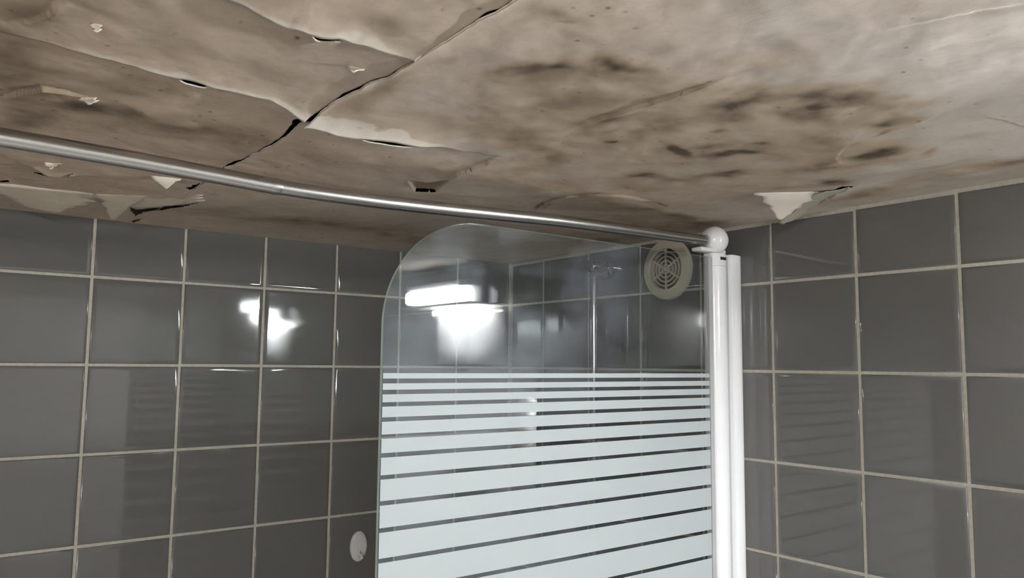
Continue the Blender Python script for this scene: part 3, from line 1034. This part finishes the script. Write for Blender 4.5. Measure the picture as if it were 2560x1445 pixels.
# ------------------------------------------------------------------ air vent
vc = (-0.0005, -0.4915, Z0 + 0.0425)
vent = thing('air_vent', 'round cream plastic air vent grille on the grey tiles', 'air vent', vc)
lathe_x('frame_ring', [(0.0405, 0.001), (0.0590, 0.0), (0.0590, 0.004), (0.0570, 0.0075), (0.0430, 0.0115), (0.0405, 0.0115), (0.0395, 0.0095), (0.0395, 0.001)], (0, 0, 0), M['cream'], vent)
lathe_x('duct', [(0.0395, 0.0012), (0.0, 0.0010)], (0, 0, 0), M['void'], vent)['label'] = 'dark duct behind the grille'
for r in (0.0085, 0.0165, 0.0245, 0.0325):
    lathe_x('grille_ring', [(r - 0.0011, 0.0045), (r + 0.0011, 0.0045), (r + 0.0011, 0.0095), (r - 0.0011, 0.0095), (r - 0.0011, 0.0045)], (0, 0, 0), M['cream'], vent, n=48)
for k in range(6):
    a = math.radians(90 + 60 * k)
    bm = bmesh.new()
    add_box(bm, (-0.0098, 0.003, -0.0011), (-0.0050, 0.0398, 0.0011))
    o = bm_obj('spoke', bm, M['cream'], vent)
    o.rotation_euler = (a, 0, 0)
lathe_x('hub', [(0.0, 0.0105), (0.0036, 0.0100), (0.0042, 0.0085), (0.0042, 0.0045)], (0, 0, 0), M['cream'], vent, n=24)

# ------------------------------------------------------------------ shower riser
RX, RY = -0.045, -0.3310
riser = thing('shower_riser', 'chrome shower riser rail standing behind the glass screen', 'shower rail', (RX, RY, 0.80))


def R3(x, y, z):
    return (x - RX, y - RY, z - 0.80)


sweep('rail', [R3(RX, RY, 0.82), R3(RX, RY, Z0 + 0.058)], 0.0075, M['chrome'], riser)
for zz in (Z0 + 0.060, 0.86):
    sweep('bracket_arm', [R3(RX - 0.012, RY, zz), R3(RX - 0.009, RY, zz), R3(-0.012, RY, zz)], [0.0105, 0.0130, 0.0130], M['chrome'], riser)
    sweep('rosette', [R3(-0.014, RY, zz), R3(-0.011, RY, zz), R3(-0.0005, RY, zz)], [0.0180, 0.0235, 0.0235], M['chrome'], riser, n=40)
sweep('rail_cap', [R3(RX, RY, Z0 + 0.036), R3(RX, RY, Z0 + 0.062), R3(RX, RY, Z0 + 0.066)], [0.0092, 0.0092, 0.006], M['chrome'], riser)

# ------------------------------------------------------------------ adhesive hook
hk = thing('adhesive_hook', 'oval white stick-on hook on the long tiled wall', 'hook', (-0.392, -0.0003, Z0 - 0.5146))
bm = bmesh.new()
prev = None
prof = [(1.0, 0.0), (1.0, 0.003), (0.93, 0.0048), (0.70, 0.0056), (0.0, 0.0060)]
for s, d in prof:
    if s == 0:
        c = bm.verts.new((0, -d, 0))
        for k in range(40):
            bm.faces.new((prev[k], prev[(k + 1) % 40], c))
    else:
        ring = [bm.verts.new((0.0185 * s * math.cos(2 * math.pi * k / 40), -d, 0.0300 * s * math.sin(2 * math.pi * k / 40))) for k in range(40)]
        if prev:
            for k in range(40):
                bm.faces.new((prev[k], prev[(k + 1) % 40], ring[(k + 1) % 40], ring[k]))
        prev = ring
bm_obj('back_plate', bm, M['hook'], hk, smooth=True)
sweep('prong', [(0, -0.004, -0.006), (0, -0.007, -0.014), (0, -0.0115, -0.0195), (0, -0.0165, -0.0195), (0, -0.0190, -0.0140)], [0.0045, 0.0045, 0.0042, 0.0036, 0.0026], M['hook'], hk, n=16)

# ------------------------------------------------------------------ lamp and mirror beside the frame (seen reflected)
lamp = thing('wall_lamp', 'lit white box lamp reflected in the glass screen above the mirror', 'wall lamp', (0, -1.56, Z0 + 0.03))


def W3(x, y, z):
    return (x, y + 1.56, z - 0.03)


box('housing', W3(-0.056, -1.71, 0.054), W3(-0.0005, -1.41, 0.070), M['white'], lamp, bevel=0.004)
box('back_plate', W3(-0.016, -1.71, 0.012), W3(-0.0005, -1.41, 0.0535), M['white'], lamp, bevel=0.003)
box('diffuser', W3(-0.068, -1.695, 0.016), W3(-0.0165, -1.445, 0.0535), M['lamp_on'], lamp, bevel=0.010, seg=4)['label'] = 'glowing white diffuser'
box('tray', W3(-0.085, -1.70, 0.004), W3(-0.0005, -1.36, 0.0085), M['white'], lamp, bevel=0.001)
sweep('tube', [W3(-0.034, -1.59, -0.008), W3(-0.034, -1.40, -0.008)], 0.007, M['tube'], lamp, n=16)['label'] = 'bare glowing tube under the lamp'
sweep('pull_cord', [W3(-0.045, -1.40, 0.060), W3(-0.045, -1.385, 0.055), W3(-0.045, -1.385, -0.03)], 0.0012, M['white'], lamp, n=8)
cab = thing('wall_cabinet', 'flat white two-door cabinet lit by the lamp above it', 'cabinet', (0, -1.463, Z0 - 0.143))
box('body', (-0.0085, -0.147, 0.0), (-0.0005, 0.147, 0.128), M['white'], cab, bevel=0.001)
for a, c_ in ((-0.147, -0.0015), (0.0015, 0.147)):
    dr = box('door', (-0.0125, a, 0.001), (-0.0087, c_, 0.127), M['white'], cab, bevel=0.001)
mir = thing('wall_mirror', 'frameless mirror under the lamp, outside the picture on the right', 'mirror', (0, -1.50, Z0 - 0.5))
box('mirror_glass', (-0.008, -0.33, -0.34), (-0.0015, 0.30, 0.352), M['mirror'], mir, bevel=0.001)
box('mirror_clip', (-0.012, -0.02, 0.340), (-0.0005, 0.02, 0.358), M['chrome'], mir, bevel=0.002)

cl = thing('fill_lamp', 'round white fill lamp, added unseen behind the photographer', 'fill lamp', (-1.72, -1.97, zc(0, -1.97) - 0.010))  # unseen fixture added for ambient fill, placed clear of reflections
lp = []
for k in range(2):
    prof = [((0.0, 0.004), (0.15, 0.004), (0.15, -0.010), (0.142, -0.014), (0.0, -0.014)), ((0.135, -0.0145), (0.138, -0.045), (0.125, -0.065), (0.09, -0.078), (0.0, -0.083))][k]
    bm = bmesh.new()
    prev = None
    for r, zz in prof:
        ring = [bm.verts.new((0, 0, zz))] if r == 0 else [bm.verts.new((r * math.cos(2 * math.pi * q / 48), r * math.sin(2 * math.pi * q / 48), zz)) for q in range(48)]
        if prev:
            for q in range(48):
                vs = [prev[q % len(prev)], prev[(q + 1) % len(prev)], ring[(q + 1) % len(ring)], ring[q % len(ring)]]
                vs = [v for n_, v in enumerate(vs) if v not in vs[:n_]]
                bm.faces.new(vs)
        prev = ring
    bm_obj(('base_plate', 'diffuser')[k], bm, M[('white', 'lamp_fill')[k]], cl, smooth=True)
